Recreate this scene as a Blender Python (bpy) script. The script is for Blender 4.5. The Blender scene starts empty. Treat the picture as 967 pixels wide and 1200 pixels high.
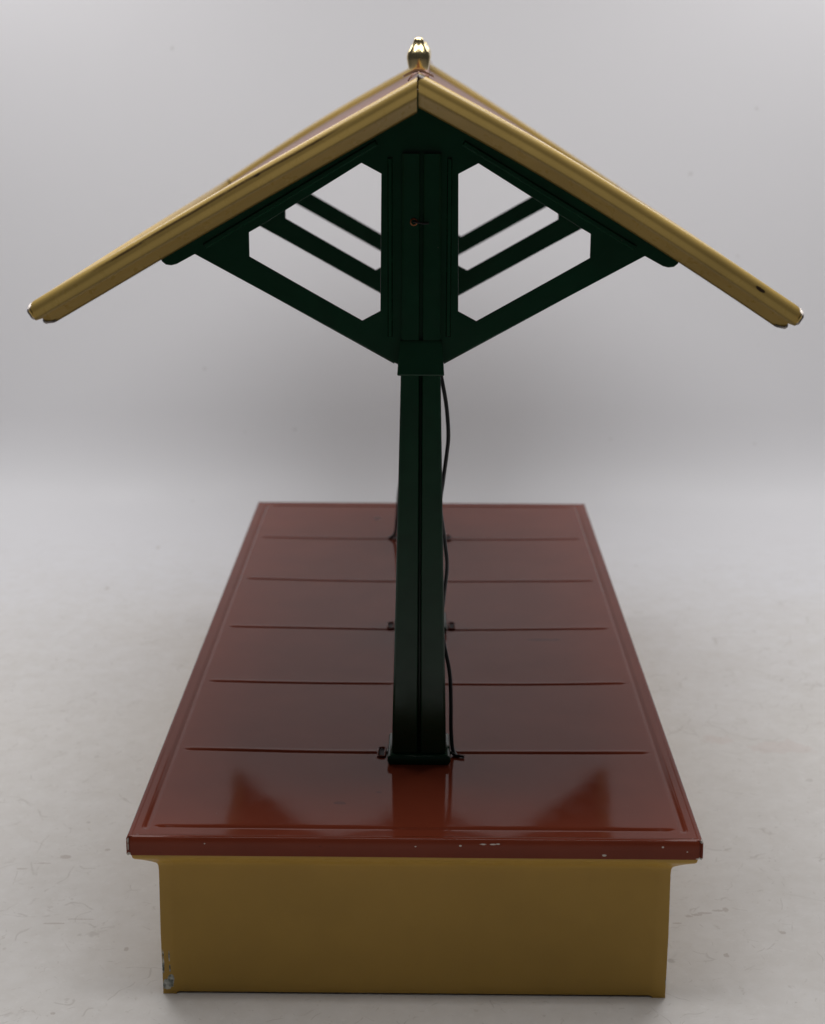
import bpy, bmesh, math, random
from mathutils import Matrix, Vector
S = 0.0254                      # everything below is written in inches
sc = bpy.context.scene
COL = sc.collection
random.seed(4)

# ------------------------------------------------------------------ materials
class NT:
    def __init__(self, name):
        self.m = bpy.data.materials.new(name); self.m.use_nodes = True
        self.t = self.m.node_tree; self.t.nodes.clear()
        self.out = self.t.nodes.new('ShaderNodeOutputMaterial')
        self.b = self.t.nodes.new('ShaderNodeBsdfPrincipled')
        self.t.links.new(self.b.outputs[0], self.out.inputs[0])
    def n(self, typ, **kw):
        x = self.t.nodes.new(typ)
        for k, v in kw.items(): setattr(x, k, v)
        return x
    def put(self, sock, v):
        if isinstance(v, (int, float)): sock.default_value = v
        elif isinstance(v, (tuple, list)): sock.default_value = v
        else: self.t.links.new(v, sock)
    def math(self, op, a, b=0.0, clamp=False):
        x = self.n('ShaderNodeMath', operation=op); x.use_clamp = clamp
        self.put(x.inputs[0], a); self.put(x.inputs[1], b); return x.outputs[0]
    def ramp(self, v, a, b, lo=0.0, hi=1.0):
        x = self.n('ShaderNodeMapRange'); x.clamp = True
        self.put(x.inputs[0], v)
        for i, q in enumerate((a, b, lo, hi)): x.inputs[i+1].default_value = q
        return x.outputs[0]
    def mix(self, f, a, b):
        x = self.n('ShaderNodeMix', data_type='RGBA')
        self.put(x.inputs[0], f)
        self.put(x.inputs[6], a if not isinstance(a, tuple) else (*a, 1)[:4])
        self.put(x.inputs[7], b if not isinstance(b, tuple) else (*b, 1)[:4])
        return x.outputs[2]
    def coords(self, uv=False):
        """object coordinates in inches, or UV"""
        tc = self.n('ShaderNodeTexCoord')
        if uv: return tc.outputs['UV']
        v = self.n('ShaderNodeVectorMath', operation='SCALE')
        self.t.links.new(tc.outputs['Object'], v.inputs[0]); v.inputs['Scale'].default_value = 1/S
        return v.outputs[0]
    def scale(self, v, xyz):
        x = self.n('ShaderNodeVectorMath', operation='MULTIPLY'); self.put(x.inputs[0], v); x.inputs[1].default_value = xyz
        return x.outputs[0]
    def noise(self, v, s, detail=3, rough=.5, dist=0):
        x = self.n('ShaderNodeTexNoise'); self.put(x.inputs['Vector'], v)
        x.inputs['Scale'].default_value = s; x.inputs['Detail'].default_value = detail
        x.inputs['Roughness'].default_value = rough; x.inputs['Distortion'].default_value = dist
        return x.outputs['Fac']
    def vor(self, v, s, feature='F1'):
        x = self.n('ShaderNodeTexVoronoi', feature=feature); self.put(x.inputs['Vector'], v); x.inputs['Scale'].default_value = s
        return x
    def sep(self, v):
        x = self.n('ShaderNodeSeparateXYZ'); self.put(x.inputs[0], v); return x.outputs
    def blobs(self, p, lst, wob=.7, ns=12):
        """union of ragged ellipsoids (centre, radii) in inches: chips and scrapes with places of their own"""
        nz = self.noise(p, ns, 4, .7); acc = None
        for c, r in lst:
            d = self.n('ShaderNodeVectorMath', operation='SUBTRACT'); self.put(d.inputs[0], p); d.inputs[1].default_value = c
            e = self.scale(d.outputs[0], tuple(1/q for q in r))
            l = self.n('ShaderNodeVectorMath', operation='LENGTH'); self.put(l.inputs[0], e)
            v = self.math('SUBTRACT', self.math('ADD', 1.0, self.math('MULTIPLY', self.math('SUBTRACT', nz, .5), wob*4)), l.outputs['Value'])
            acc = v if acc is None else self.math('MAXIMUM', acc, v)
        return self.ramp(acc, 0, .12)
    def bump(self, h, strength, dist):
        x = self.n('ShaderNodeBump'); self.put(x.inputs['Height'], h)
        x.inputs['Strength'].default_value = strength; x.inputs['Distance'].default_value = dist*S
        self.t.links.new(x.outputs[0], self.b.inputs['Normal'])
    def set(self, **kw):
        for k, v in kw.items(): self.put(self.b.inputs[k.replace('_', ' ')], v if not (isinstance(v, tuple) and len(v) == 3) else (*v, 1))
        return self

YEL = (.49, .297, .062)
TRIM = (.345, .235, .07)
RED = (.20, .038, .018)
GRN = (.0055, .042, .0190)

def mat_deck():
    k = NT('maroon_enamel'); p = k.coords()
    n1 = k.noise(p, .7, 3); n2 = k.noise(p, 3.5, 4, .65)
    col = k.mix(k.ramp(n1, .35, .7), (RED[0]*.93, RED[1]*.95, RED[2]*.95), (RED[0]*1.06, RED[1]*1.1, RED[2]*1.1))
    # specks of dust and small scuffs
    v = k.vor(p, 3.1); speck = k.math('MULTIPLY', k.ramp(v.outputs['Distance'], .035, .02), k.ramp(k.sep(v.outputs['Color'])[0], .80, .82))
    col = k.mix(k.math('MULTIPLY', speck, .35), col, (.35, .25, .22))
    chips = k.blobs(p, [((-3.0,0,-.10),(.012,.06,.010)), ((.66,0,-.1),(.02,.06,.012)),
        ((.98,0,-.075),(.05,.06,.012)), ((1.12,0,-.075),(.05,.06,.012)), ((1.2,0,-.07),(.03,.06,.01)), 
        ((2.72,0,-.235),(.028,.06,.016)), ((3.55,0,-.1),(.015,.06,.012)),
        ((-4.10,0,-.06),(.012,.08,.04)), ((-4.10,0,-.16),(.010,.08,.05)), ((-4.095,0,-.28),(.03,.08,.03)),
        ((4.08,0,-.285),(.06,.08,.016)), ((4.1,0,-.02),(.02,.08,.02)), ((0.02,0,-.12),(.014,.06,.01)), ((3.9,0,-.17),(.01,.06,.01))], .5, 14)
    col = k.mix(chips, col, (.62, .58, .52))
    stain = k.blobs(p, [((2.45,8.25,0),(.42,.07,.2)), ((-1.15,1.15,0),(.11,.05,.2)), ((-1.05,16.6,0),(.09,.14,.2)), ((-1.35,.0,-.13),(.016,.06,.012)), ((-.55,1.55,0),(.05,.03,.2))], .6, 5)
    col = k.mix(k.math('MULTIPLY', stain, .5), col, (.07, .015, .012))
    k.set(Base_Color=col, Roughness=k.ramp(n2, .3, .75, .05, .10), Specular_IOR_Level=.15)
    k.bump(k.noise(p, .6, 1, .4), .10, .05)
    return k.m
def mat_yellow():
    k = NT('ochre_enamel'); p = k.coords()
    n1 = k.noise(p, .9, 3)
    col = k.mix(k.ramp(n1, .3, .7), tuple(c*.95 for c in YEL), tuple(c*1.05 for c in YEL))
    v = k.vor(p, 2.2); speck = k.math('MULTIPLY', k.ramp(v.outputs['Distance'], .03, .015), k.ramp(k.sep(v.outputs['Color'])[0], .8, .82))
    col = k.mix(k.math('MULTIPLY', speck, .5), col, (.12, .08, .04))
    chip = k.blobs(p, [((-3.71,.4,-2.67),(.075,.3,.10)), ((-3.65,.4,-2.60),(.05,.3,.11)), ((-3.66,.4,-2.20),(.013,.3,.11)), ((-3.655,.4,-2.40),(.012,.3,.07)), ((-3.75,.4,-2.30),(.012,.3,.22)),
                       ((-3.785,.4,-2.45),(.025,.3,.33)), ((3.78,.4,-2.1),(.012,.3,.07)), ((3.78,.4,-2.55),(.02,.3,.1))], .55, 7)
    chipc = k.mix(k.ramp(k.noise(p, 9, 4), .4, .6), (.10, .12, .10), (.62, .63, .58))
    col = k.mix(chip, col, chipc)
    dark = k.blobs(p, [((-3.86,.35,-.56),(.05,.2,.012))], .4, 8)
    col = k.mix(dark, col, (.05, .03, .015))
    k.set(Base_Color=col, Roughness=k.ramp(k.noise(p, 5, 4, .6), .3, .7, .30, .42), Specular_IOR_Level=.25)
    k.bump(k.noise(p, 1.3, 3, .5), .2, .04)
    return k.m
def mat_trim():
    # uv: x = inches along the strip (+20 on the right slope), y = 0..1 across the profile
    k = NT('ochre_trim'); uv = k.coords(True); s = k.sep(uv); p = k.coords()
    n1 = k.noise(p, 1.2, 3)
    col = k.mix(k.ramp(n1, .3, .7), tuple(c*.93 for c in TRIM), tuple(c*1.06 for c in TRIM))
    # brown scuff line worn along the crease, only on the left gable
    st = k.noise(k.scale(uv, (1.6, 60, 1)), 2.0, 4, .7)
    band = k.math('MULTIPLY', k.ramp(k.math('ABSOLUTE', k.math('SUBTRACT', s[1], k.math('ADD', .49, k.math('MULTIPLY', k.math('SUBTRACT', n1, .5), .05)))), .03, .008),
                  k.math('MULTIPLY', k.ramp(s[0], .9, 1.4), k.ramp(s[0], 4.9, 4.3)))
    stain = k.math('MULTIPLY', band, k.ramp(st, .36, .46))
    col = k.mix(k.math('MULTIPLY', stain, .9), col, (.04, .021, .01))
    chip = k.blobs(uv, [((25.02,.53,0),(.07,.03,1)), ((20.05,.44,0),(.045,.05,1)), ((20.09,.385,0),(.025,.02,1)), ((20.04,.50,0),(.03,.03,1)), ((2.3,.50,0),(.05,.02,1))], .5, 9)
    col = k.mix(chip, col, (.035, .02, .012))
    white = k.blobs(uv, [((.05,.345,0),(.035,.02,1)), ((20.02,.545,0),(.016,.016,1))], .4, 9)
    col = k.mix(white, col, (.75, .70, .68))
    v = k.vor(p, 4.0); speck = k.math('MULTIPLY', k.ramp(v.outputs['Distance'], .04, .02), k.ramp(k.sep(v.outputs['Color'])[0], .86, .88))
    col = k.mix(k.math('MULTIPLY', speck, .6), col, (.08, .05, .03))
    k.set(Base_Color=col, Roughness=k.ramp(k.noise(p, 6, 4, .6), .3, .7, .24, .36), Specular_IOR_Level=.35)
    k.bump(k.noise(p, 2.2, 3, .5), .2, .02)
    return k.m
def mat_green():
    k = NT('green_enamel'); p = k.coords()
    col = k.mix(k.ramp(k.noise(p, 2, 3), .3, .7), tuple(c*.9 for c in GRN), tuple(c*1.12 for c in GRN))
    v = k.vor(p, 3.0); speck = k.math('MULTIPLY', k.ramp(v.outputs['Distance'], .04, .02), k.ramp(k.sep(v.outputs['Color'])[0], .85, .87))
    col = k.mix(k.math('MULTIPLY', speck, .3), col, (.12, .11, .09))
    k.set(Base_Color=col, Roughness=k.ramp(k.noise(p, 5, 3), .3, .7, .16, .25), Specular_IOR_Level=.3)
    k.bump(k.noise(p, 2.5, 3, .5), .2, .02)
    return k.m
def mat_roof():
    k = NT('terracotta_enamel'); p = k.coords()
    col = k.mix(k.ramp(k.noise(p, .8, 3), .3, .7), (.125, .052, .034), (.15, .066, .042))
    k.set(Base_Color=col, Roughness=k.ramp(k.noise(p, 5, 3), .3, .7, .3, .42), Specular_IOR_Level=.22)
    k.bump(k.noise(p, 1.5, 2, .5), .2, .04)
    return k.m
def mat_simple(name, col, rough, metal=0.0, var=.15):
    k = NT(name); p = k.coords()
    c = k.mix(k.ramp(k.noise(p, 9, 4, .6), .3, .7), tuple(q*(1-var) for q in col), tuple(min(1, q*(1+var)) for q in col))
    k.set(Base_Color=c, Roughness=k.ramp(k.noise(p, 20, 3), .3, .7, rough*.8, rough*1.25), Metallic=metal)
    return k.m
SCUFF = [((4.50,2.82,-2.83),(.07,.05,3)), ((4.62,2.86,-2.83),(.09,.03,3)), ((4.80,2.92,-2.83),(.10,.022,3)), ((5.02,3.0,-2.83),(.10,.03,3)), ((5.15,3.02,-2.83),(.06,.07,3)), ((4.27,2.59,-2.83),(.09,.018,3)),
         ((-6.85,4.22,-2.83),(.14,.022,3)), ((-6.55,4.42,-2.83),(.16,.02,3)), ((-6.18,4.66,-2.83),(.10,.06,3)), ((-5.9,2.42,-2.83),(.2,.02,3)), ((-5.45,2.56,-2.83),(.22,.016,3)), ((-5.31,-.11,-2.83),(.05,.05,3)),
         ((-5.50,4.93,-2.83),(.06,.04,3)), ((5.94,2.33,-2.83),(.05,.05,3)), ((4.9,1.63,-2.83),(.05,.06,3)), ((-4.56,1.67,-2.83),(.03,.05,3)), ((-8.38,19.43,-2.83),(.05,.11,3)), ((-7.63,23.15,-2.83),(.05,.14,3))]
def mat_backdrop():
    k = NT('white_board'); p = k.coords(); s = k.sep(p)
    n1 = k.noise(p, .09, 3, .55); n2 = k.noise(p, .5, 4, .6)
    paper = (.76, .752, .768); board = (.74, .716, .69)
    # warmer tone on the board in front, cooler on the paper behind
    yy = k.math('ADD', s[1], k.math('MULTIPLY', k.math('SUBTRACT', n1, .5), 14))
    col = k.mix(k.ramp(yy, 10, 20), board, paper)
    front = k.ramp(s[1], 26, 16)
    col = k.mix(k.math('MULTIPLY', front, k.ramp(n2, .45, .72, 0, .16)), col, (.62, .58, .53))
    # short dark scuffs and fine hair scratches
    def scratch(sc_, off, thr, w, amt, c):
        global_col = k._c
        pv = k.n('ShaderNodeVectorMath', operation='ADD'); k.put(pv.inputs[0], p); pv.inputs[1].default_value = off
        wn = k.n('ShaderNodeTexNoise'); k.put(wn.inputs['Vector'], pv.outputs[0]); wn.inputs['Scale'].default_value = sc_*1.3; wn.inputs['Detail'].default_value = 2
        wv = k.n('ShaderNodeVectorMath', operation='MULTIPLY_ADD'); k.put(wv.inputs[0], wn.outputs['Color']); wv.inputs[1].default_value = (.9/sc_,)*3; k.put(wv.inputs[2], pv.outputs[0])
        v = k.vor(wv.outputs[0], sc_, 'DISTANCE_TO_EDGE')
        m = k.math('MULTIPLY', k.ramp(v.outputs['Distance'], w, w*.3), k.ramp(k.noise(pv.outputs[0], sc_*1.9, 3, .7), thr, thr+.05))
        k._c = k.mix(k.math('MULTIPLY', k.math('MULTIPLY', m, amt), front), global_col, c)
    k._c = col
    scratch(.8, (3, 7, 0), .55, .014, .36, (.36, .32, .28))
    scratch(1.5, (13, 2, 0), .56, .018, .34, (.42, .38, .33))
    scratch(.45, (31, 12, 0), .54, .008, .36, (.40, .36, .32))
    scratch(2.4, (5, 22, 0), .58, .035, .36, (.45, .41, .36))
    col = k._c
    for sc_, r, th, amt, c in ((1.15, .055, .82, .42, (.30, .26, .22)), (.55, .035, .74, .45, (.24, .2, .17)), (2.6, .06, .88, .4, (.36, .32, .28))):
        v = k.vor(p, sc_)
        d = k.math('ADD', v.outputs['Distance'], k.math('MULTIPLY', k.math('SUBTRACT', k.noise(p, sc_*9, 2), .5), .08))
        m = k.math('MULTIPLY', k.ramp(d, r, r*.45), k.ramp(k.sep(v.outputs['Color'])[1], th, th+.02))
        col = k.mix(k.math('MULTIPLY', k.math('MULTIPLY', m, amt), k.ramp(s[1], 34, 22)), col, c)
    mott = k.noise(p, 2.6, 5, .7)
    col = k.mix(k.math('MULTIPLY', front, k.ramp(mott, .35, .68, 0, .38)), col, (.60, .565, .52))
    pale = k.math('MULTIPLY', front, k.ramp(k.noise(p, 7, 3, .6), .60, .70, 0, .35))
    col = k.mix(pale, col, (.80, .78, .76))
    scuff = k.blobs(p, SCUFF, .9, 3.5)
    col = k.mix(k.math('MULTIPLY', scuff, .42), col, (.36, .29, .24))
    blot = k.blobs(p, [((7.4,9.6,-2.83),(.7,.35,3)), ((6.2,9.9,-2.83),(.35,.25,3)), ((8.6,9.5,-2.83),(.2,.4,3))], .6, 2)
    col = k.mix(k.math('MULTIPLY', blot, .16), col, (.62, .45, .40))
    k.set(Base_Color=col, Roughness=k.ramp(n2, .3, .7, .42, .55), Specular_IOR_Level=.3)
    k.bump(k.noise(p, 3, 4, .6), .08, .03)
    return k.m

M = dict(deck=mat_deck(), yellow=mat_yellow(), trim=mat_trim(), green=mat_green(), roof=mat_roof(),
         brass=mat_simple('old_brass', (.82, .66, .36), .20, 1, .04), copper=mat_simple('copper_eyelet', (.42, .17, .08), .4, 1),
         black=mat_simple('black_wire', (.006, .006, .008), .35), tin=mat_simple('bare_tin_edge', (.42, .38, .35), .35, 1),
         dark=mat_simple('dark_slot', (.02, .006, .005), .5), washer=mat_simple('brown_washer', (.30, .17, .11), .35), back=mat_backdrop())

# ------------------------------------------------------------------ helpers
def link(name, me, mats, parent, smooth=30, bevel=0):
    for m in mats: me.materials.append(m)
    o = bpy.data.objects.new(name, me); COL.objects.link(o)
    if parent: o.parent = parent
    bm = bmesh.new(); bm.from_mesh(me)
    bmesh.ops.recalc_face_normals(bm, faces=bm.faces); bm.to_mesh(me); bm.free()
    me.polygons.foreach_set('use_smooth', [True]*len(me.polygons))
    if smooth < 180:
        bm = bmesh.new(); bm.from_mesh(me)
        for e in bm.edges:
            if len(e.link_faces) == 2 and e.calc_face_angle(0) > math.radians(smooth): e.smooth = False
        bm.to_mesh(me); bm.free()
    if bevel:
        b = o.modifiers.new('Bevel', 'BEVEL'); b.width = bevel*S; b.segments = 2; b.limit_method = 'ANGLE'; b.angle_limit = math.radians(35); b.harden_normals = False
    return o
def mesh(name, vs, fs, mats, parent, smooth=30, bevel=0, uvs=None, midx=None):
    me = bpy.data.meshes.new(name); me.from_pydata([tuple(c*S for c in v) for v in vs], [], fs)
    if uvs:
        l = me.uv_layers.new(name='UVMap')
        for lp in me.loops: l.data[lp.index].uv = uvs[lp.vertex_index]
    if midx: me.polygons.foreach_set('material_index', midx)
    me.update()
    return link(name, me, mats, parent, smooth, bevel)
def box(vs, fs, x0, x1, y0, y1, z0, z1):
    b = len(vs)
    vs += [(x, y, z) for z in (z0, z1) for y in (y0, y1) for x in (x0, x1)]
    fs += [tuple(b+i for i in f) for f in ((0,2,3,1),(4,5,7,6),(0,1,5,4),(2,6,7,3),(0,4,6,2),(1,3,7,5))]
def tube(vs, fs, pts, r, n=10):
    """tube along points, smoothed by Catmull-Rom"""
    P = [Vector(p) for p in pts]; Q = []
    for i in range(len(P)-1):
        a, b, c, d = P[max(i-1, 0)], P[i], P[i+1], P[min(i+2, len(P)-1)]
        for j in range(8):
            t = j/8; Q.append(.5*((2*b)+(c-a)*t+(2*a-5*b+4*c-d)*t*t+(3*b-a-3*c+d)*t**3))
    Q.append(P[-1]); base = len(vs); up = Vector((1, .2, .1))
    for i, q in enumerate(Q):
        t = (Q[min(i+1, len(Q)-1)]-Q[max(i-1, 0)]).normalized()
        s = t.cross(up).normalized(); w = s.cross(t)
        for j in range(n):
            a = 2*math.pi*j/n; v = q+(s*math.cos(a)+w*math.sin(a))*r; vs.append(tuple(v))
    for i in range(len(Q)-1):
        for j in range(n):
            k = (j+1) % n
            fs.append((base+i*n+j, base+i*n+k, base+(i+1)*n+k, base+(i+1)*n+j))
    fs.append(tuple(base+j for j in range(n))); fs.append(tuple(base+(len(Q)-1)*n+j for j in range(n)))
def plate(outline, holes, y0, y1):
    """flat plate standing in the xz plane between y0 and y1, with holes; returns verts, faces"""
    cu = bpy.data.curves.new('tmp', 'CURVE'); cu.dimensions = '2D'; cu.fill_mode = 'BOTH'
    bv = .008; cu.extrude = (y1-y0)/2-bv; cu.bevel_depth = bv; cu.bevel_resolution = 1; cu.offset = -bv
    for poly in [outline]+holes:
        sp = cu.splines.new('POLY'); sp.points.add(len(poly)-1); sp.use_cyclic_u = True
        for q, (x, z) in zip(sp.points, poly): q.co = (x, z, 0, 1)
    o = bpy.data.objects.new('tmp', cu); COL.objects.link(o)
    dg = bpy.context.evaluated_depsgraph_get(); me = bpy.data.meshes.new_from_object(o.evaluated_get(dg))
    vs = [(v.co.x, (y0+y1)/2+v.co.z, v.co.y) for v in me.vertices]; fs = [tuple(p.vertices) for p in me.polygons]
    bpy.data.objects.remove(o); bpy.data.curves.remove(cu); bpy.data.meshes.remove(me)
    return vs, fs

# ------------------------------------------------------------------ the toy
GZ = -2.83                                            # table level; z = 0 is the top of the deck
root = bpy.data.objects.new('toy_platform_shelter', None); COL.objects.link(root)
root.location = (0, 9*S, GZ*S); root.empty_display_size = .05
root['label'] = 'tin toy railway platform with maroon deck, ochre base, green posts and gabled roof'
root['category'] = 'toy shelter'
anchor_inv = Matrix.Translation(root.location).inverted()
def fix(o):                                            # parts are modelled in scene coordinates
    o.matrix_parent_inverse = anchor_inv; return o

W2, L = 4.125, 18.0
def sweep(path, prof):
    """profile (offset, z) round a closed path of (x, y, nx, ny)"""
    vs, fs = [], []; n = len(prof)
    for x, y, nx, ny in path:
        for o, z in prof: vs.append((x+nx*o, y+ny*o, z))
    for i in range(len(path)):
        j = (i+1) % len(path)
        for k in range(n-1): fs.append((i*n+k, j*n+k, j*n+k+1, i*n+k+1))
    return vs, fs

# base box: rolled flange under the deck, cove, wall with a pressed panel on each end
bx, by0, by1 = 3.757, .45, 17.55
e, dp = .2, .02
def endpath(y, s):                                     # s=-1 front, +1 rear; walking +x for the front
    q = [(-bx, y, -1, s), (-bx+e, y, 0, s), (-bx+e+.03, y-s*dp, 0, s), (bx-e-.03, y-s*dp, 0, s), (bx-e, y, 0, s), (bx, y, 1, s)]
    return q if s < 0 else q[::-1]
path = endpath(by0, -1)+endpath(by1, 1)
prof = [(-.2, -.265), (.27, -.265), (.315, -.285), (.324, -.33), (.324, -.37), (.315, -.41), (.29, -.44), (.20, -.50), (.10, -.575), (.035, -.632), (.014, -.66), (.004, -.70), (0, -.78), (.014, -1.8), (.012, -2.800), (-.01, -2.800), (-.03, -1.8)]
vs, fs = sweep(path, prof)
n = len(prof)
for sx in (-1, 1):                                     # turned corner tabs the box stands on
    for sy in (by0, by1):
        d = -1 if sy == by0 else 1
        box(vs, fs, sx*(bx+.014)-.0 if sx < 0 else sx*(bx+.014)-.2, sx*(bx+.014)+.2 if sx < 0 else sx*(bx+.014), min(sy+d*.014, sy-d*.2), max(sy+d*.014, sy-d*.2), GZ+.001, -2.796)
base = fix(mesh('base', vs, fs, [M['yellow']], root, smooth=35))

# deck: pressed sheet with grooves
def sag(x, y):
    a = max(0, 1-(x/3.9)**2); b = max(0, 1-((y-9)/8.9)**4)
    return -.05*a*b
def gv(d, w): return math.exp(-(d/w)**2)
def sm(a, b, x):
    t = max(0, min(1, (x-a)/(b-a))); return t*t*(3-2*t)
CR = [3.0, 5.95, 8.8, 11.8, 14.9]
def height(x, y):
    z = sag(x, y); ax = abs(x)
    for i, c in enumerate(CR):
        cc = c+.03*math.sin(x*1.3+i*2)*.4
        z -= .015*gv(y-cc, .024)*sm(3.76, 3.62, ax)*sm(.40, .5, ax)
        z += .006*gv(y-cc-.07, .04)*sm(3.76, 3.62, ax)
    z -= .026*gv(ax-3.885, .035)*sm(.22, .34, y)*sm(17.78, 17.66, y)
    z -= .026*gv(y-.34, .028)*sm(3.78, 3.64, ax); z -= .026*gv(y-17.66, .028)*sm(3.78, 3.64, ax)
    return z
gx = set(); gy = set()
for i in range(34): gx.add(round(-4.045+i*8.09/33, 4))
for s in (-1, 1):
    for d in (-.12, -.08, -.055, -.035, -.018, 0, .018, .035, .055, .08, .12): gx.add(round(s*(3.885+d), 4))
    for q in (3.6, 3.65, 3.7, 3.74, 3.78, .4, .45, .5, .55): gx.add(s*q)
for i in range(70): gy.add(round(.08+i*17.84/69, 4))
for c in CR+[.34, 17.66]:
    for d in (-.16, -.12, -.09, -.07, -.05, -.035, -.02, -.01, 0, .01, .02, .035, .05, .07, .09, .12, .16): gy.add(round(c+d, 4))
gx = sorted(gx); gy = sorted(gy)
vs = [(x, y, height(x, y)) for y in gy for x in gx]; nx = len(gx)
fs = [(j*nx+i, j*nx+i+1, (j+1)*nx+i+1, (j+1)*nx+i) for j in range(len(gy)-1) for i in range(nx-1)]
# rolled edge and lip; the side lips lap a hair past the front one
lp = []
def lippath(y, s):
    q = [(-W2, y-s*.10, -1, 0), (-W2, y-s*.012, -1, 0), (-W2+.02, y-s*.0, -.4, s*.4), (-W2+.034, y-s*.022, 0, s), (-W2+.05, y-s*.022, 0, s), (-W2+.058, y, 0, s),
         (-1.4, y+.004, 0, s), (1.3, y-.003, 0, s),
         (W2-.058, y, 0, s), (W2-.05, y-s*.022, 0, s), (W2-.034, y-s*.022, 0, s), (W2-.02, y, .4, s*.4), (W2, y-s*.012, 1, 0), (W2, y-s*.10, 1, 0)]
    return q if s < 0 else q[::-1]
path = lippath(0, -1)+lippath(L, 1)
prof = [(-.085, -.004), (-.06, .001), (-.035, 0), (-.012, -.012), (0, -.034), (.003, -.15), (.004, -.275), (-.004, -.297), (-.02, -.297), (-.02, -.06)]
v2, f2 = sweep(path, prof); b = len(vs); vs += v2; fs += [tuple(b+i for i in f) for f in f2]
deck = fix(mesh('deck', vs, fs, [M['deck']], root, smooth=50))

# roof ------------------------------------------------------------
TH = math.radians(30.5); U = 5.535; RY0, RY1, RZ = -.62, 18.62, 10.545
def rp(side, u, w, y):                                  # side -1 left, +1 right; u down the slope, w up along its normal
    # bent by play: the far end rides up, the right panel is bowed, the left one sits low at the front of the ridge
    t = (y-RY0)/(RY1-RY0); q = max(0, min(1, u/5.6)); b = math.sin(math.pi*q)
    if side < 0: u *= 1.013
    dz = .2*t+(.06*q*(1-t) if side < 0 else 0)+((.095*(1-t)+.04*t)*b-.14*t*q if side > 0 else .09*t*b-.05*(1-q)**2*(1-t))
    return (.017+side*(u*math.cos(TH)+w*math.sin(TH)), y, RZ-u*math.sin(TH)+w*math.cos(TH)+dz)
TAIL = [(-.06, -.17), (-.118, -.16), (-.122, -.075), (-.112, -.04), (-.085, -.012), (-.05, -.001), (-.02, 0), (.015, -.005), (.045, -.022)]
PROF = TAIL+[(.064, -.045), (.072, -.075), (.072, -.10), (.072, -.115), (.076, -.13), (.084, -.16), (.092, -.19), (.094, -.205), (.086, -.222), (.05, -.243), (.0, -.288), (-.058, -.338), (-.074, -.352), (-.068, -.366), (-.09, -.366)]
EPROF = [(-.085, -.15), (-.088, -.045), (-.075, -.016)]+TAIL[5:]+[(.070, -.042), (.088, -.072), (.0885, -.105), (.087, -.13), (.088, -.155), (.086, -.18), (.074, -.20), (.05, -.212), (.016, -.217), (-.008, -.224), (-.019, -.236),
        (-.006, -.250), (.006, -.268), (.008, -.292), (-.004, -.322), (-.03, -.348), (-.062, -.362), (-.09, -.366)]
def arcs(prof):
    a = [0]
    for p, q in zip(prof, prof[1:]): a.append(a[-1]+math.dist(p, q))
    return [x/a[-1] for x in a]
AR = arcs(PROF)
def gable(side, s, panel):
    vs, fs, uv = [], [], []; K = 24; n = len(PROF); off = 0 if side < 0 else 20
    for i in range(K+1):
        t = i/K
        for (o, w), a in zip(PROF, AR):
            seam = .014 if side < 0 else .006
            u0 = -w*math.tan(TH)+seam; u1 = U+(min(o, .09) if w > -.24 or o < -.1 else .008-.085*(max(0, -w-.285)/.08)**2)
            u = u0+(u1-u0)*t
            y = (RY0-o) if s < 0 else (RY1+o)
            wv = w+.012*math.sin(t*5+side)*math.sin(t*math.pi)*.6    # sheet is never dead straight
            vs.append(rp(side, u, wv, y)); uv.append((u+off, a))
    for i in range(K):
        for k in range(n-1): fs.append((i*n+k, i*n+k+1, (i+1)*n+k+1, (i+1)*n+k))
    return fix2(mesh('gable_trim', vs, fs, [M['trim']], panel, smooth=40, uvs=uv), panel)
def fix2(o, parent):
    o.matrix_parent_inverse = anchor_inv @ Matrix.Identity(4); o.matrix_parent_inverse = parent.matrix_parent_inverse.inverted() @ anchor_inv if False else Matrix.Identity(4)
    return o
EP = [(o+.024 if o > -.02 else o, w) for o, w in EPROF]
EAR = arcs(EPROF)
def eave(side, panel):
    vs, fs, uv, mi = [], [], [], []; K = 20; n = len(EP); th = .024
    nor = []
    for i, p in enumerate(EP):
        a, c = EP[max(i-1, 0)], EP[min(i+1, n-1)]; dx, dz = c[0]-a[0], c[1]-a[1]; l = math.hypot(dx, dz) or 1
        nor.append((dz/l, -dx/l))
    for i in range(K+1):
        t = i/K
        for (o, w), (no, nw), a in zip(EP, nor, EAR):
            ya = .012+max(-.05, min(.1, o-.012)); y = RY0-ya+(RY1-RY0+2*ya)*t      # mitred to the gable trim, a hair proud of it
            vs.append(rp(side, U+o, w+.01*math.sin(t*4)*math.sin(t*math.pi), y)); uv.append((8+y, a))
        for (o, w), (no, nw), a in zip(EP, nor, EAR):
            ya = .012+max(-.05, min(.1, o-.012)); y = RY0-ya+(RY1-RY0+2*ya)*t      # mitred to the gable trim, a hair proud of it
            vs.append(rp(side, U+o+no*th, w+nw*th+.01*math.sin(t*4)*math.sin(t*math.pi), y)); uv.append((8+y, a))
    m = 2*n
    for i in range(K):
        for k in range(n-1):
            fs.append((i*m+k, i*m+k+1, (i+1)*m+k+1, (i+1)*m+k)); mi.append(0)
            fs.append((i*m+n+k, i*m+n+k+1, (i+1)*m+n+k+1, (i+1)*m+n+k)); mi.append(0)
        for k in (0, n-1): fs.append((i*m+k, (i+1)*m+k, (i+1)*m+n+k, i*m+n+k)); mi.append(1)
    for i in (0, K):
        for k in range(n-1): fs.append((i*m+k, i*m+k+1, i*m+n+k+1, i*m+n+k)); mi.append(1)
    return fix2(mesh('eave_trim', vs, fs, [M['trim'], M['tin']], panel, smooth=40, uvs=uv, midx=mi), panel)
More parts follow.
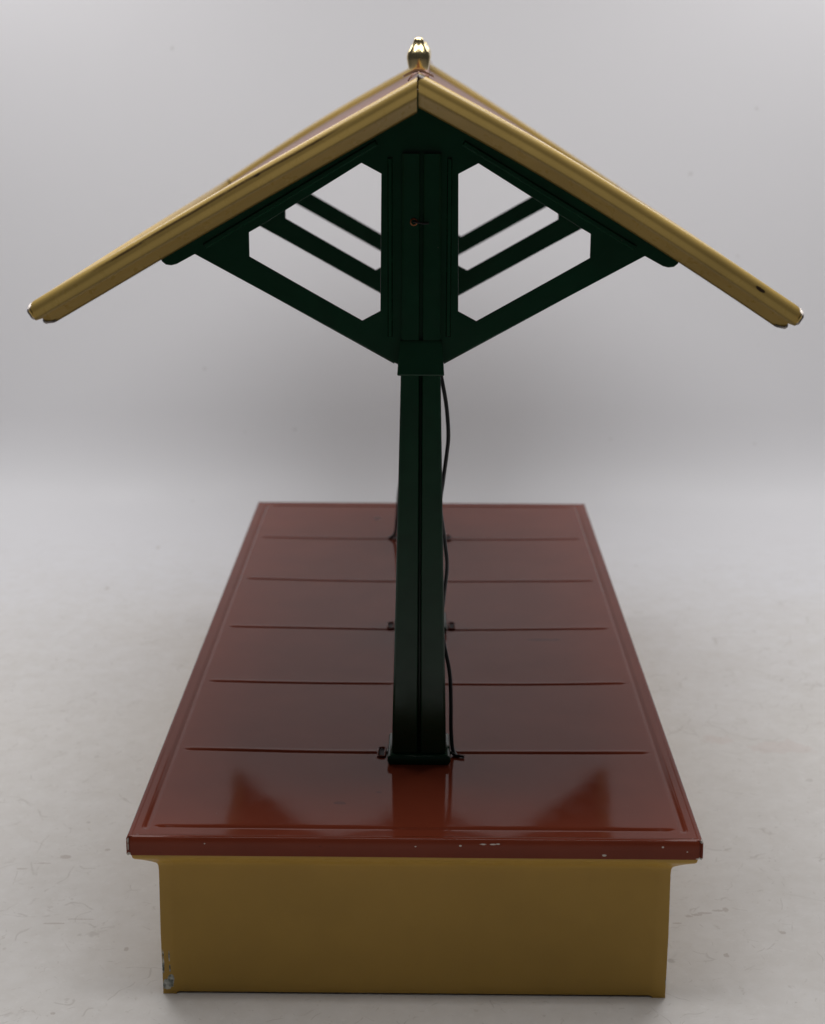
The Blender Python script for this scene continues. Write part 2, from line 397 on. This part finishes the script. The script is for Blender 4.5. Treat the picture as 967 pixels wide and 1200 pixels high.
for side in (-1, 1):
    vs, fs = [], []; ys = [RY0+.03+(RY1-RY0-.06)*j/40 for j in range(41)]; us = [.03+(U-.06)*i/16 for i in range(17)]
    def hz(u, y):                                       # slight bow of the sheet and two shallow pressed seams
        h = .022*math.sin(math.pi*u/U)*math.sin(math.pi*(y-RY0)/(RY1-RY0))
        return h-.135
    for w0 in (0, -.035):
        for y in ys:
            for u in us: vs.append(rp(side, u, hz(u, y)+w0, y))
    nu, ny = len(us), len(ys); T = nu*ny
    for j in range(ny-1):
        for i in range(nu-1):
            q = (j*nu+i, j*nu+i+1, (j+1)*nu+i+1, (j+1)*nu+i); fs.append(q); fs.append(tuple(T+k for k in q[::-1]))
    for i in range(nu-1):
        for j in (0, ny-1): fs.append((j*nu+i, j*nu+i+1, T+j*nu+i+1, T+j*nu+i))
    for j in range(ny-1):
        for i in (0, nu-1): fs.append((j*nu+i, (j+1)*nu+i, T+(j+1)*nu+i, T+j*nu+i))
    panel = fix(mesh('roof_panel', vs, fs, [M['roof']], root, smooth=40))
    gable(side, -1, panel); gable(side, 1, panel); eave(side, panel)
    # folded ridge seam lying along the top of each panel
# ridge cap strip folded over the joint
vs, fs = [], []
rc = [(-.13, -.004), (-.125, .012), (0, .03), (.125, .012), (.13, -.004)]
for y in (RY0+.10, RY1-.10):
    for q, dz in rc: vs.append((.017+q, y, RZ+.2*(y-RY0)/(RY1-RY0)-abs(q)*math.tan(TH)+dz-.025))
fs = [(i, i+1, 6+i, 5+i) for i in range(4)]
ridge = fix(mesh('ridge_cap', vs, fs, [M['roof']], root, smooth=60))
sol = ridge.modifiers.new('Solidify', 'SOLIDIFY'); sol.thickness = .012*S; sol.offset = -1

# finials ---------------------------------------------------------
def make_finial(y):
    key = [(.118, 0), (.128, .03), (.142, .10), (.149, .155), (.143, .205), (.118, .255), (.089, .303), (.070, .342), (.060, .374), (.043, .399), (.022, .409), (0, .411)]
    pr = [(0, 0)]
    for a in range(len(key)-1):
        p0, p1, p2, p3 = (key[max(0, min(len(key)-1, a+d))] for d in (-1, 0, 1, 2))
        for q in range(4):
            t = q/4; pr.append(tuple(.5*(2*p1[c]+(p2[c]-p0[c])*t+(2*p0[c]-5*p1[c]+4*p2[c]-p3[c])*t*t+(3*p1[c]-p0[c]-3*p2[c]+p3[c])*t**3) for c in (0, 1)))
    pr.append(key[-1])
    N = 40; vs, fs = [], []; z0 = RZ+.02+.2*(y-RY0)/(RY1-RY0)
    for r, z in pr:
        for j in range(N):
            a = 2*math.pi*j/N; vs.append((.017+r*math.cos(a), y+r*math.sin(a), z0+z*.96))
    for i in range(len(pr)-1):
        for j in range(N):
            k = (j+1) % N; fs.append((i*N+j, i*N+k, (i+1)*N+k, (i+1)*N+j))
    f = fix(mesh('finial', vs, fs, [M['brass']], root, smooth=60))
    vs, fs = [], []
    # bent washer straddling the ridge under it
    N = 28
    for t in (0, .026):
        for rr in (.0, .10, .195):
            for j in range(N):
                a = 2*math.pi*j/N; x = rr*math.cos(a)
                vs.append((.017+x, y+rr*.8*math.sin(a), z0-.022+t-.50*max(0, abs(x)-.05)))
    for t in (0, 1):
        for i in range(2):
            for j in range(N):
                k = (j+1) % N; b = t*3*N; fs.append((b+i*N+j, b+i*N+k, b+(i+1)*N+k, b+(i+1)*N+j))
    for j in range(N):
        k = (j+1) % N; fs.append((2*N+j, 2*N+k, 5*N+k, 5*N+j))
    mesh('washer', vs, fs, [M['washer']], f, smooth=50)
make_finial(.05); make_finial(18.0)

# posts -----------------------------------------------------------
PX = .048
def make_post(yc, first):
    # shaft: tapered pressed channel, grooved down the middle
    g = .024; vs, fs = [], []
    def sect(z, hw, hd, gd):
        q = [(-hw, hd), (-hw, -hd+.03), (-hw+.03, -hd), (-g-.016, -hd), (-g, -hd+.016), (-g*.5, -hd+gd), (g*.5, -hd+gd), (g, -hd+.016), (g+.016, -hd), (hw-.03, -hd), (hw, -hd+.03), (hw, hd), (hw-.06, hd), (hw-.06, -hd+.24), (-hw+.06, -hd+.24), (-hw+.06, hd)]
        return [(PX+x, yc+y, z) for x, y in q]
    lv = [(.15, .430, .40), (.5, .424, .39), (1.5, .402, .365), (3, .368, .33), (4.5, .334, .30), (6.2, .298, .27), (7.5, .292, .26), (9.41, .286, .25)]
    for z, hw, hd in lv: vs += sect(z, hw, hd, .2)
    n = 16
    for i in range(len(lv)-1):
        for k in range(n):
            j = (k+1) % n; fs.append((i*n+k, i*n+j, (i+1)*n+j, (i+1)*n+k))
    fs.append(tuple(range(n))); b = (len(lv)-1)*n; fs.append(tuple(b+k for k in range(n)))
    post = fix(mesh('post', vs, fs, [M['green']], root, smooth=35, bevel=.006))
    # foot: rolled flange
    vs, fs = [], []
    pr = [(0, .0), (.03, .03), (.045, .09), (.035, .14), (.01, .17), (-.05, .185)]
    hx, hy = .455, .425; sg = sag(0, yc)
    p4 = [(PX-hx, yc-hy, -1, -1), (PX+hx, yc-hy, 1, -1), (PX+hx, yc+hy, 1, 1), (PX-hx, yc+hy, -1, 1)]
    vs, fs = sweep(p4, [(o, z+sg-.004) for o, z in pr]); n = len(pr)
    fs.append(tuple(i*n+n-1 for i in range(4))); fs.append(tuple(i*n for i in range(4)))
    mesh('foot', vs, fs, [M['green']], post, smooth=50, bevel=.012)
    # collar band
    vs, fs = [], []
    for z, k in ((6.185, .338), (6.20, .350), (6.45, .332), (6.66, .314), (6.70, .308), (6.715, .296)):
        vs += [(PX-k, yc-k+.03, z), (PX+k, yc-k+.03, z), (PX+k, yc+k-.03, z), (PX-k, yc+k-.03, z)]
    for i in range(5):
        for k in range(4): fs.append((i*4+k, i*4+(k+1) % 4, i*4+4+(k+1) % 4, i*4+4+k))
    fs.append((0, 1, 2, 3)); fs.append((20, 21, 22, 23))
    mesh('collar', vs, fs, [M['green']], post, smooth=35, bevel=.035)
    # bracket: stamped truss plate under the roof
    yf = yc-.16
    dy = .2*(yc-RY0)/(RY1-RY0); zr = lambda x: RZ-.17+dy-x*math.tan(TH)
    hook = [(3.775, zr(3.775)), (3.80, 8.00), (3.80, 7.90), (3.775, 7.845), (3.72, 7.80), (3.64, 7.79), (3.56, 7.81), (3.29, 7.955)]
    right = [(0, zr(0))]+hook+[(.315, 6.335), (.28, 6.30)]
    outl = [(x, z) for x, z in right]+[(-x, z) for x, z in right[:0:-1]]
    hole = [(.842, 9.27), (.556, 9.12), (.575, 7.13), (.845, 6.985), (2.492, 7.92), (2.492, 8.272), (2.335, 8.36)]
    cx = .022
    H = [[(x+cx, z) for x, z in hole], [(-x+cx, z) for x, z in hole]]
    outl = [(x+cx, z) for x, z in outl]
    vs, fs = plate(outl, H, yf-.03, yf+.03)
    # turned-back flange along the lower edges and pressed ribs
    for s in (-1, 1):
        a, c = (.375, 6.335), (3.29, 7.955)
        dx, dz = c[0]-a[0], c[1]-a[1]; l = math.hypot(dx, dz); nx_, nz_ = -dz/l*.03, dx/l*.03
        b = len(vs)
        for x, z in ((a[0], a[1]), (c[0], c[1]), (c[0]+nx_, c[1]+nz_), (a[0]+nx_, a[1]+nz_)):
            for y in (yf+.03, yf+.20): vs.append((cx+s*x, y, z+.002))
        fs += [tuple(b+i for i in f) for f in ((0,2,3,1),(2,4,5,3),(4,6,7,5),(6,0,1,7),(0,6,4,2),(1,3,5,7))]
        def rib(p, q, w, h):
            dx, dz = q[0]-p[0], q[1]-p[1]; l = math.hypot(dx, dz); ux, uz = dx/l, dz/l; px_, pz_ = -uz, ux; b = len(vs)
            for e_, (x, z) in ((-1, p), (1, q)):
                for d, yy in ((-w, 0), (-w*.5, -h), (w*.5, -h), (w, 0)):
                    ee = .02 if yy else 0
                    vs.append((cx+s*(x+px_*d-e_*ux*ee), yf-.03+yy+.001, z+pz_*d-e_*uz*ee))
            for i in range(3): fs.append((b+i, b+i+1, b+5+i, b+4+i))
            fs.append((b, b+1, b+2, b+3)); fs.append((b+4, b+5, b+6, b+7))
        rib((.62, 9.56), (3.15, 8.07), .045, .03)
        rib((.43, 6.75), (.43, 9.35), .04, .035)
    mesh('bracket', vs, fs, [M['green']], post, smooth=30)
    # lamp wire eyelet
    vs, fs = [], []; N = 24; ey = yc-.252
    pr = [(.030, .02), (.034, -.008), (.044, -.016), (.056, -.010), (.060, .012)]
    for r, d in pr:
        for j in range(N):
            a = 2*math.pi*j/N; vs.append((-.062+r*math.cos(a), ey+d, 8.44+r*math.sin(a)))
    for i in range(len(pr)-1):
        for j in range(N):
            k = (j+1) % N; fs.append((i*N+j, i*N+k, (i+1)*N+k, (i+1)*N+j))
    ey_o = mesh('eyelet', vs, fs, [M['copper']], post, smooth=60)
    if first:
        vs, fs = [], []
        tube(vs, fs, [(-.065, ey+.03, 8.44), (-.06, ey-.015, 8.44), (0, ey-.035, 8.435), (.08, ey-.03, 8.42), (.15, ey-.012, 8.425)], .014, 8)
        mesh('wire_end', vs, fs, [M['black']], post, smooth=60)
    return post
posts = [make_post(y, i == 0) for i, y in enumerate((3.0, 9.0, 15.0))]
# pressed tab slots beside the feet
for y in (3.0, 9.0, 15.0):
    for s in (-1, 1):
        if s > 0 and y == 3.0: continue
        x = PX+s*.60; z = sag(x, y); vs, fs = [], []
        tube(vs, fs, [(x-.055, y-.16, z+.012), (x-.06, y, z+.03), (x-.055, y+.16, z+.012)], .018, 8)
        tube(vs, fs, [(x+.055, y-.16, z+.012), (x+.06, y, z+.03), (x+.055, y+.16, z+.012)], .018, 8)
        tube(vs, fs, [(x-.055, y+.16, z+.012), (x, y+.175, z+.02), (x+.055, y+.16, z+.012)], .018, 8)
        tube(vs, fs, [(x-.055, y-.16, z+.012), (x, y-.175, z+.02), (x+.055, y-.16, z+.012)], .018, 8)
        k = len(fs); box(vs, fs, x-.05, x+.05, y-.15, y+.15, z-.01, z+.006)
        mesh('tab_slot', vs, fs, [M['deck'], M['dark']], deck, smooth=60, midx=[0]*k+[1]*6)

# lamp wires ------------------------------------------------------
def wire(pts, r):
    vs, fs = [], []; tube(vs, fs, pts, r, 10)
    fix(mesh('lamp_wire', vs, fs, [M['black']], root, smooth=60))
wire([(.68, 2.86, -.03), (.64, 2.9, -.02), (.585, 2.98, .06), (.56, 3.1, .35), (.555, 3.2, .8), (.53, 3.3, 1.25), (.43, 3.38, 1.75), (.40, 3.42, 2.1), (.435, 3.45, 2.55), (.475, 3.46, 3.0), (.42, 3.45, 3.5),
      (.36, 3.4, 4.0), (.40, 3.38, 4.4), (.455, 3.36, 4.85), (.475, 3.35, 5.15), (.44, 3.33, 5.6), (.36, 3.3, 6.05), (.25, 3.3, 6.6), (.2, 3.3, 8.2), (.0, 3.25, 8.44)], .032)
wire([(-.74, 14.96, -.03), (-.68, 14.96, .0), (-.60, 14.95, .10), (-.56, 14.98, .4), (-.52, 15.1, 1.0), (-.45, 15.3, 1.6), (-.4, 15.35, 3), (-.3, 15.32, 6), (-.2, 15.3, 8.2)], .035)
vs, fs = [], []                                         # loose wire tail on the deck
tube(vs, fs, [(.55, 2.92, .02), (.64, 2.86, -.008), (.70, 2.84, -.006), (.77, 2.82, -.012)], .022, 8)
fix(mesh('wire_tail', vs, fs, [M['black']], root, smooth=60))

# ------------------------------------------------------------------ setting
Y1, LEN = 27.0, 5.8                                       # board whose curve eases gently up into the back wall
cv = [(0.0, 0.0)]
for i in range(60):
    q = (i+.5)/60; a = math.pi/2*(q*q*(3-2*q)); cv.append((cv[-1][0]+LEN/60*math.cos(a), cv[-1][1]+LEN/60*math.sin(a)))
y0 = Y1-cv[-1][0]
prof = [(-60, GZ), (-20, GZ), (0, GZ), (10, GZ)]+[(y0+a, GZ+b) for a, b in cv]
prof += [(Y1+.2, 20), (Y1+.6, 45)]
vs = []; fs = []
xs = [-60, -30, -15, 0, 15, 30, 60]
for y, z in prof:
    for x in xs: vs.append((x, y, z))
nx = len(xs)
for j in range(len(prof)-1):
    for i in range(nx-1): fs.append((j*nx+i, j*nx+i+1, (j+1)*nx+i+1, (j+1)*nx+i))
bd = mesh('backdrop', vs, fs, [M['back']], None, smooth=60); bd['kind'] = 'structure'

# ------------------------------------------------------------------ light
wd = bpy.data.worlds.new('World'); sc.world = wd; wd.use_nodes = True
bg = wd.node_tree.nodes['Background']; bg.inputs[0].default_value = (.9, .93, 1, 1); bg.inputs[1].default_value = .042
def area(name, loc, rot, sx, sy, power, col):
    l = bpy.data.lights.new(name, 'AREA'); l.shape = 'RECTANGLE'; l.size = sx*S; l.size_y = sy*S; l.energy = power; l.color = col
    o = bpy.data.objects.new(name, l); COL.objects.link(o); o.location = tuple(c*S for c in loc); o.rotation_euler = rot
    return o
area('overhead_lamp', (0, 1.6, 23), (0, 0, 0), 18, 14, 4.0, (1, .993, .995))
for sx in (-1, 1): area('rear_lamp', (sx*14, 19.5, 23), (0, 0, 0), 10, 10, 1.32, (1, .993, .995))

# ------------------------------------------------------------------ camera
cam = bpy.data.cameras.new('Camera'); co = bpy.data.objects.new('Camera', cam); COL.objects.link(co); sc.camera = co
C = Vector((.164127996, -20.4087012, 10.6298755)); pi_, ya, ro, f = -.275964198, -.0100073413, .00329886856, 1850.25718
F = Vector((math.sin(ya)*math.cos(pi_), math.cos(ya)*math.cos(pi_), math.sin(pi_)))
Rv = F.cross(Vector((0, 0, 1))).normalized(); Uv = Rv.cross(F)
c, s = math.cos(ro), math.sin(ro); R2 = c*Rv+s*Uv; U2 = -s*Rv+c*Uv
co.matrix_world = Matrix(((R2.x, U2.x, -F.x, C.x*S), (R2.y, U2.y, -F.y, C.y*S), (R2.z, U2.z, -F.z, C.z*S), (0, 0, 0, 1)))
cam.sensor_fit = 'HORIZONTAL'; cam.sensor_width = 36; cam.lens = 36*f/967
cam.clip_start = .01; cam.clip_end = 50
cam.dof.use_dof = True; cam.dof.focus_distance = 22.5*S; cam.dof.aperture_fstop = 22

sc.view_settings.view_transform = 'Standard'; sc.view_settings.look = 'None'; sc.view_settings.exposure = 0; sc.view_settings.gamma = 1
